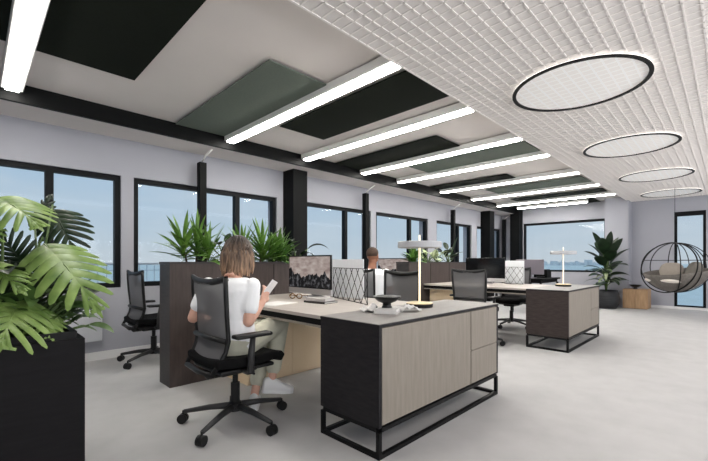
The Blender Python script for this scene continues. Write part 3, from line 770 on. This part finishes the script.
# ------------------------------------------------------------------ monstera and others in the near planter
def split_leaf(mb, base, tip, up, W, seed=0, curl=.25, lobes=8):
    rd = random.Random(seed)
    base = Vector(base); tip = Vector(tip); ax = tip - base; L = ax.length; ax.normalize()
    up = Vector(up); up = (up - ax * up.dot(ax)).normalized(); sd = ax.cross(up)
    def P(s, w, z): # s along 0..1, w across (m), z out of plane (m)
        zz = z - curl * L * (s - .35) ** 2 - curl * 2.6 * w * w / max(W, .01)
        return base + ax * (s * L) + sd * w + up * zz
    def half(s): # half width of the heart shaped outline
        return W / 2 * max(.03, math.sin(PI * min(1, (s + .10) / 1.12) ** .8) ** .75)
    for sg in (-1, 1):
        for i in range(lobes):
            s0 = i / lobes; s1 = (i + 1) / lobes
            ang = .42 + .30 * i / lobes                       # lobes sweep toward the tip
            rows = []
            nseg = 7
            for k in range(nseg + 1):
                t = k / nseg; sm_ = (s0 + s1) / 2 + ang * t * .55 * (W / L)
                hw = half(min(.98, (s0 + s1) / 2 + ang * .2)) * t
                gap = 1.04 if t < .5 else 1.04 - .16 * min(1, (t - .5) / .12)
                end = 1 if t < .8 else math.sqrt(max(0.08, 1 - ((t - .8) / .21) ** 2))
                dh = (s1 - s0) / 2 * gap * end
                hmid = .012 * math.sin(t * PI)
                rows.append([P(min(1.02, sm_ - dh), sg * hw, 0), P(min(1.04, sm_), sg * hw, hmid), P(min(1.06, sm_ + dh), sg * hw, 0)])
            mb.quads(rows)
    # tip point
    mb.quads([[P(.93, -.02, 0), P(.93, 0, .003), P(.93, .02, 0)], [P(1.12, -.003, -.005), P(1.12, 0, -.004), P(1.12, .003, -.005)]])
    mb.tube([P(0, 0, .001), P(.5, 0, .002), P(1, 0, .001)], [.004, .003, .0015], 6)

def monstera(loc, label, leaves, m, seed):
    t = thing('monstera', label, 'plant', loc, 0, 'plants in the near planter box')
    lo = Vector(loc)
    for i, (b, tp, up, W) in enumerate(leaves):
        b = Vector(b) - lo; tp = Vector(tp) - lo
        f = MB(); split_leaf(f, b, tp, up, W, seed + i); lf = f.build('leaf', m, t, True)
        mid = Vector((b.x * .45, b.y * .45, b.z * .62 + .05))
        MB().tube([(0.01 * i - .03, .01, 0), mid, b + Vector((0, .01, .02)), b], [.008, .006, .005, .004], 6).build('stalk', 'stem', lf, True)
    return t
CAMV = (-.3, -1, .55)
monstera((.12, 2.24, .70), 'bright green split leaf plant in the black planter box', [
    ((.07, 2.50, 1.40), (.20, 2.20, 1.28), (-.2, -.55, 1), .30),
    ((.24, 2.34, 1.18), (.365, 1.93, .93), (-.15, -.75, .65), .33),
    ((.02, 2.33, 1.08), (.135, 2.07, .995), (-.1, -.6, .8), .20),
    ((.155, 2.24, .93), (.08, 1.94, .80), (0, -.8, .6), .36),
    ((.18, 2.26, .88), (.235, 2.02, .80), (.2, -.9, .5), .20),
    ((-.02, 2.30, .95), (-.10, 2.02, .84), (0, -.8, .6), .24),
    ((-.05, 2.40, 1.30), (.04, 2.20, 1.17), (-.2, -.7, .8), .22),
], 'leafmon', 3)
monstera((.22, 2.32, .70), 'dark green split leaf plant behind the bright one in the planter', [
    ((.305, 2.58, 1.37), (.365, 2.40, 1.15), (-.3, -.9, .3), .26),
    ((.23, 2.56, 1.24), (.285, 2.60, 1.44), (-.5, -.8, .1), .12),
    ((.20, 2.50, 1.04), (.09, 2.46, 1.21), (-.5, -.8, .1), .20),
    ((.24, 2.42, .90), (.22, 2.50, 1.14), (-.3, -.9, 0), .18),
    ((.16, 2.40, .92), (.02, 2.36, 1.06), (-.3, -.9, .2), .20),
], 'leafdark', 40)
broad(.20, 2.25, .70, .26, 60, 'leafmid', 'dense leafy plant at the right end of the planter box', 'pothos', 'plants in the near planter box', .11, .06, 4, .9, 1.0, (0, 70))
broad(-.06, 2.25, .70, .28, 60, 'leafdark', 'dense dark leafy plant further left in the planter box', 'pothos', 'plants in the near planter box', .13, .07, 9, .9, 1.1, (0, 70))
broad(.10, 2.36, .70, .40, 60, 'leafdark', 'dense dark leafy plant behind the others in the planter box', 'pothos', 'plants in the near planter box', .15, .075, 12, .9, 1.3, (0, 75))

# ------------------------------------------------------------------ hanging chair
HC = Vector((9.80, .78, .97))
t = thing('hanging_chair', 'round black wire cage hanging chair by the tall window', 'hanging chair', HC)
RX, RZ = .535, .49
rib = 8; fa = math.atan2(-.78, -9.8) - .75            # opening faces the room
for k in range(rib):
    a = fa + math.radians(52) + k * math.radians(256) / (rib - 1)
    MB().tube([(RX * math.sin(p) * math.cos(a), RX * math.sin(p) * math.sin(a), RZ * math.cos(p)) for p in [.06 + (PI - .12) * j / 24 for j in range(25)]], .0085, 6).build('rib', 'blacksteel', t, True)
rz_ = .145; rr = RX * math.sqrt(1 - (rz_ / RZ) ** 2)
MB().tube([(rr * math.cos(a), rr * math.sin(a), rz_) for a in [fa + math.radians(52) + math.radians(256) * k / 32 for k in range(33)]], .007, 6).build('hoop', 'blacksteel', t, True)
ca, sa = math.cos(fa), math.sin(fa)
o_ = []
for k in range(48):
    q = 2 * PI * k / 48; yy = .51 * math.sin(q); zz = RZ * math.cos(q); xx = .16 + .12 * math.cos(q + 2.4)
    o_.append((ca * xx - sa * yy, sa * xx + ca * yy, zz))
MB().tube(o_, .012, 8, True).build('opening_ring', 'blacksteel', t, True)
rows = []
for i in range(13):
    row = []
    for k in range(41):
        a = fa + 2 * PI * k / 40; back = .5 - .5 * math.cos(a - fa)
        pmin = PI * (.60 - .10 * back)
        p = PI - .02 - (PI - .02 - pmin) * i / 12
        row.append((RX * .965 * math.sin(p) * math.cos(a), RX * .965 * math.sin(p) * math.sin(a), RZ * .965 * math.cos(p)))
    rows.append(row)
MB().quads(rows).build('seat_shell', 'wicker', t, True, None, .012)
MB().tube([(0, 0, RZ), (0, 0, ZG - HC.z)], .004, 6).build('suspension_cable', 'blacksteel', t, True)
def cushion(loc, rx, ry, rz, rot, m, label):
    mb = MB(); rows = []
    bmesh.ops.create_uvsphere(mb.bm, u_segments=28, v_segments=16, radius=1)
    for v in mb.bm.verts:
        x, y, z = v.co
        f = lambda q: math.copysign(abs(q) ** .6, q)
        v.co = (f(x) * rx, f(y) * ry, z * rz)
    o = mb.build('cushion', m, None, True, loc); o.rotation_euler = rot
    return tag(o, label, 'cushion', 'cushions in the hanging chair')
fv = Vector((ca, sa, 0)); pv = Vector((-sa, ca, 0))        # towards the opening; across it
cushion(HC + fv * .08 + Vector((0, 0, -.27)), .36, .37, .07, (0, .10, fa + PI), 'cushlight', 'flat ivory seat pad in the hanging chair')
cushion(HC - fv * .14 - pv * .20 + Vector((0, 0, -.07)), .075, .20, .17, (0, .35, fa + PI + .5), 'cushgrey', 'taupe cushion standing at the left in the hanging chair')
cushion(HC - fv * .20 + pv * .20 + Vector((0, 0, -.06)), .075, .21, .18, (0, .3, fa + PI - .45), 'cushdark', 'dark taupe cushion at the right in the hanging chair')

# ------------------------------------------------------------------ people
def head(mb, c, f, tilt=0.0, s=1.0):
    # c: centre, f: facing unit vector (xy); crown, jaw, nose, lips, brow, ears united into the body
    f = Vector(f).normalized(); r = Vector((f.y, -f.x, 0)); u = Vector((0, 0, 1)); R = Matrix((f, r, u)).transposed()
    P = lambda a, b, z: c + (f * a + r * b + u * z) * s
    mb.ball(P(-.012, 0, .025), (.097 * s, .077 * s, .093 * s), 20, R)
    mb.ball(P(.012, 0, -.03), (.072 * s, .064 * s, .085 * s), 18, R)
    mb.ball(P(.045, 0, -.085), (.032 * s, .036 * s, .028 * s), 12, R)
    mb.loft([(P(.078, 0, .02), r * .008 * s, f * .01 * s), (P(.092, 0, -.02), r * .013 * s, f * .018 * s), (P(.085, 0, -.034), r * .016 * s, f * .012 * s)], 10)
    mb.ball(P(.077, 0, -.062), (.012 * s, .024 * s, .008 * s), 10, R)
    mb.ball(P(.072, 0, .035), (.018 * s, .05 * s, .010 * s), 10, R)
    for sg in (-1, 1):
        mb.ball(P(-.005, sg * .074, -.01), (.017 * s, .009 * s, .030 * s), 10, R)
        mb.ball(P(.045, sg * .042, -.025), (.028 * s, .024 * s, .026 * s), 10, R)
    return P
def hand(mb, wrist, d, palm_n, curl, s=1.0, side=1):
    d = Vector(d).normalized(); n = Vector(palm_n); n = (n - d * n.dot(d)).normalized(); a = d.cross(n) * side
    wrist = Vector(wrist)
    mb.loft([(wrist, a * .024 * s, n * .017 * s), (wrist + d * .035 * s, a * .034 * s, n * .015 * s), (wrist + d * .085 * s, a * .039 * s, n * .013 * s), (wrist + d * .096 * s, a * .036 * s, n * .010 * s)], 12)
    for k, (o_, L) in enumerate(((-.028, .066), (-.010, .076), (.010, .071), (.028, .056))):
        p = wrist + d * .085 * s + a * o_ * s; dd = d.copy(); pts = [p]
        for j in range(3):
            dd = (dd + n * curl).normalized(); p = p + dd * L * s * (.42, .32, .26)[j]; pts.append(p)
        mb.tube(pts, [.0088 * s, .0084 * s, .0078 * s, .006 * s], 8); mb.ball(pts[-1], (.006 * s,) * 3, 8)
    p = wrist + d * .02 * s - a * .028 * s
    mb.tube([p, p + (d * .8 - a * .7 + n * .25).normalized() * .038 * s, p + (d * .8 - a * .7 + n * .25).normalized() * .038 * s + (d + n * .4).normalized() * .03 * s], [.012 * s, .010 * s, .007 * s], 8)
def shoe(mb, ank, d, upv=(0, 0, 1), s=1.0):
    d = Vector(d).normalized(); u = Vector(upv); u = (u - d * u.dot(d)).normalized(); a = d.cross(u); k = Vector(ank)
    secs = [(-.062, .026, .040, -.035), (-.05, .034, .052, -.028), (0, .036, .058, -.022), (.05, .040, .046, -.036), (.10, .044, .034, -.048), (.145, .040, .028, -.055), (.175, .022, .018, -.063)]
    mb.loft([(k + d * x * s + u * z * s, a * w_ * s, u * h * s) for x, w_, h, z in secs], 16)
    mb.loft([(k + d * x * s + u * (-.082) * s, a * (w_ + .004) * s, u * .010 * s) for x, w_, h, z in secs], 16)

# --- woman
WP = Vector((1.235, 2.385, 0)); A = math.radians(33); F_ = Vector((math.cos(A), math.sin(A), 0)); R_ = Vector((F_.y, -F_.x, 0)); U_ = Vector((0, 0, 1))
def W(f, r, z): return WP + F_ * f + R_ * r + U_ * z
t = thing('person', 'seated woman with streaked brown hair, white t-shirt and sage trousers, holding a phone', 'person', (WP.x, WP.y, 0))
hd_f = (F_ * .9 + R_ * .25).normalized()
b = MB()
hc = W(.085, .005, 1.148)
P = head(b, hc, hd_f, 0, .95)
b.tube([W(.0, 0, .97), W(.035, 0, 1.03), W(.055, 0, 1.10)], [.055, .05, .05], 14)
TORSO = [(-.01, .52, .165, .12), (-.01, .60, .155, .115), (.0, .70, .135, .098), (.0, .80, .148, .102), (-.005, .89, .165, .10), (-.005, .945, .150, .082), (.0, .975, .095, .062)]
def torso(mb, g, tors): mb.loft([(W(f, 0, z), R_ * (rw + g), F_ * (fw + g)) for f, z, rw, fw in tors], 24)
torso(b, -.006, TORSO)
rs, re, rw = W(-.01, .155, .925), Vector((1.272, 2.235, .69)), Vector((1.425, 2.315, .80))
ls, le, lw = W(-.01, -.172, .925), Vector((1.06, 2.60, .70)), Vector((1.24, 2.68, .655))
b.limb([rs, (rs + re) / 2, re], [.046, .043, .036]); b.limb([re, (re + rw) / 2, rw], [.036, .033, .024])
b.limb([ls, (ls + le) / 2, le], [.046, .043, .036]); b.limb([le, (le + lw) / 2, lw], [.036, .033, .024])
hdir = Vector((.05, .02, .085)).normalized()
hand(b, rw, hdir, (-.3, .9, -.2), .45, .95, 1)
hand(b, lw, (.25, .06, -.03), (0, 0, -1), .3, .95, 1)
lk, la = Vector((1.66, 2.62, .575)), Vector((1.455, 2.475, .095))
rk, ra = Vector((1.68, 2.475, .62)), Vector((1.545, 2.385, .21))
lh, rh = W(.0, -.085, .525), W(.0, .085, .525)
for h_, k_, a_ in ((lh, lk, la), (rh, rk, ra)):
    b.limb([h_, (h_ + k_) / 2, k_], [.078, .068, .052]); b.limb([k_, k_.lerp(a_, .35), k_.lerp(a_, .8), a_], [.05, .048, .032, .030])
body = remesh(b, .0065, 3).build('body', 'skinf', t, True); body.location = -Vector(t.location)
off = -Vector(t.location)
b = MB(); torso(b, .012, TORSO[0:]); 
b.limb([rs, rs.lerp(re, .30), rs.lerp(re, .62)], [.052, .055, .055]); b.limb([ls, ls.lerp(le, .30), ls.lerp(le, .62)], [.052, .055, .055])
remesh(b, .008, 5).build('shirt', 'shirt', t, True, off)
b = MB(); b.loft([(W(-.01, 0, z), R_ * rw_, F_ * fw_) for z, rw_, fw_ in ((.455, .15, .11), (.50, .175, .135), (.56, .172, .134), (.62, .152, .118))], 24)
for h_, k_, a_ in ((lh, lk, la), (rh, rk, ra)):
    b.limb([h_, (h_ + k_) / 2, k_], [.094, .084, .072]); b.limb([k_, k_.lerp(a_, .4), k_.lerp(a_, .78)], [.07, .064, .056])
remesh(b, .009, 5).build('trousers', 'pants', t, True, off)
for a_, d_ in ((la, Vector((.55, .80, 0))), (ra, Vector((.85, -.38, -.12)))):
    b = MB(); shoe(b, a_, d_, (0, 0, 1), .97); remesh(b, .006, 3).build('sneaker', 'shoe', t, True, off)
# hair: chin length, parted, streaked
fx, rx_ = hd_f, Vector((hd_f.y, -hd_f.x, 0))
rows = []; NA, NP = 110, 22
for i in range(NP + 1):
    row = []
    for j in range(NA + 1):
        p = i / NP
        op = math.radians(4 + 54 * min(1, max(0, (p - .26) / .2)))       # hairline opens below the forehead
        th = op + (2 * PI - 2 * op) * j / NA         # angle from the face direction, around the back
        wob = .006 * math.sin(th * 21 + 2 * math.sin(p * 5 + j * .37)) + .004 * math.sin(th * 47)
        if p < .5:
            q = p / .5 * PI / 2; rr = math.sin(q); zz = .124 * math.cos(q) - .01
            ra_, rb_ = .104 * rr, .084 * rr; k_ = min(1, rr)
        else:
            q = (p - .5) / .5; zz = -.01 - .115 * q * (1 + .10 * math.sin(th * 9) + .08 * math.sin(th * 23)); ra_, rb_ = .104 + .004 * math.sin(q * 2.6), .084 + .008 * math.sin(q * 2.4); k_ = 1 + .8 * q
        ra_ += wob * k_; rb_ += wob * k_
        row.append(hc + fx * (ra_ * math.cos(th) - .008) + rx_ * (rb_ * math.sin(th)) + U_ * zz)
    rows.append(row)
hb = MB().quads(rows)
rd = random.Random(3)
for k in range(90):
    th = math.radians(rd.uniform(62, 298)); r0 = 1.0; pts = []; ph = rd.uniform(0, 6)
    L = rd.uniform(.70, 1.08)
    for i in range(8):
        q = i / 7; zz = .03 - .18 * q * L; ex = (.78 + .22 * min(1, q * 3.5)) * (1 + .07 * math.sin(q * 2.6)) + .02 * math.sin(q * 7 + ph)
        pts.append(hc + fx * (.106 * ex * math.cos(th) - .008) + rx_ * (.086 * ex * (1 + .05 * q) * math.sin(th + .06 * math.sin(q * 5 + ph))) + U_ * zz)
    hb.tube(pts, [.004, .006, .007, .007, .007, .006, .005, .002], 5)
hb.build('hair', 'hair', t, True, off, .012)
for sg in (-1, 1):
    MB().ball(P(.072, sg * .03, .008), (.010, .010, .009), 10).build('eye', 'eye', t, True, off)
pc = rw + hdir * .10 + Vector((.006, -.014, .0))
ph_ = thing('phone', 'white phone held in the hand of the woman', 'phone', pc)
ax = Vector((.42, -.30, .72)).normalized(); nn = Vector((-.35, .85, .1)); nn = (nn - ax * nn.dot(ax)).normalized(); sx_ = ax.cross(nn)
RM = Matrix((sx_, nn, ax)).transposed().to_4x4()
q = MB().box(-.035, .035, -.004, .004, -.07, .075, .003); q.bm.transform(RM); q.build('case', 'phone', ph_)
q = MB().box(-.031, .031, .0042, .005, -.062, .067); q.bm.transform(RM); q.build('screen', 'screenoff', ph_)

# --- man beside the far divider
MP = Vector((3.95, 3.57, 0)); A2 = math.radians(24); F_ = Vector((math.cos(A2), math.sin(A2), 0)); R_ = Vector((F_.y, -F_.x, 0)); WP = MP
t = thing('person', 'seated man with cropped hair in a white shirt, seen from behind', 'person', (MP.x, MP.y, 0)); off = -Vector(t.location)
hf = (F_ * .9 + R_ * .1).normalized()
TOR = [(.0, .52, .175, .125), (.0, .60, .165, .12), (.0, .70, .165, .115), (.0, .82, .190, .115), (-.005, .91, .205, .11), (.0, .955, .185, .09), (.01, .985, .11, .068)]
b = MB(); hc = W(.05, 0, 1.165); P = head(b, hc, hf, 0, 1.05)
b.tube([W(.0, 0, .97), W(.025, 0, 1.03), W(.035, 0, 1.11)], [.064, .058, .056], 14)
torso(b, -.006, TOR)
rs, re, rw = W(-.0, .205, .93), W(.05, .25, .68), W(.29, .17, .66)
ls, le, lw = W(-.0, -.205, .93), W(.05, -.25, .68), W(.29, -.17, .66)
for p0, p1, p2 in ((rs, re, rw), (ls, le, lw)):
    b.limb([p0, (p0 + p1) / 2, p1], [.054, .050, .042]); b.limb([p1, (p1 + p2) / 2, p2], [.042, .038, .028])
    hand(b, p2, F_ + Vector((0, 0, -.05)), (0, 0, -1), .18, 1.0, 1)
lh, rh = W(0, -.09, .525), W(0, .09, .525); LEG = []
for h_, sg in ((lh, -1), (rh, 1)):
    k_, a_ = W(.44, sg * .12, .55), W(.40, sg * .12, .095); LEG.append((h_, k_, a_))
    b.limb([h_, (h_ + k_) / 2, k_], [.082, .072, .056]); b.limb([k_, k_.lerp(a_, .35), a_], [.054, .052, .036])
remesh(b, .008, 3).build('body', 'skinm', t, True, off)
b = MB(); torso(b, .012, TOR)
for p0, p1 in ((rs, re), (ls, le)): b.limb([p0, p0.lerp(p1, .3), p0.lerp(p1, .6)], [.060, .062, .062])
remesh(b, .01, 5).build('shirt', 'shirt', t, True, off)
b = MB(); b.loft([(W(-.02, 0, z), R_ * rw_, F_ * fw_) for z, rw_, fw_ in ((.455, .16, .11), (.50, .18, .135), (.56, .178, .136), (.60, .17, .125))], 20)
for h_, k_, a_ in LEG: b.limb([h_, (h_ + k_) / 2, k_], [.096, .086, .073]); b.limb([k_, k_.lerp(a_, .4), k_.lerp(a_, .95)], [.07, .064, .058])
remesh(b, .01, 4).build('trousers', 'pantsdark', t, True, off)
for h_, k_, a_ in LEG:
    b = MB(); shoe(b, a_, F_, (0, 0, 1), 1.02); remesh(b, .008, 2).build('shoe', 'chairblack', t, True, off)
r_ = Vector((hf.y, -hf.x, 0)); Rm = Matrix((hf, r_, Vector((0, 0, 1)))).transposed()
hb = MB().ball(hc + hf * -.016 + U_ * .036, (.105, .084, .092), 24, Rm)
for v in list(hb.bm.verts):
    d = v.co - hc
    if d.dot(hf) > .03 + .8 * (d.z - .05) and d.z < .085 or d.z < -.02: hb.bm.verts.remove(v)
hb.build('hair', 'hairm', t, True, off)
for sg in (-1, 1): MB().ball(P(.072, sg * .03, .008), (.010, .010, .009), 10).build('eye', 'eye', t, True, off)
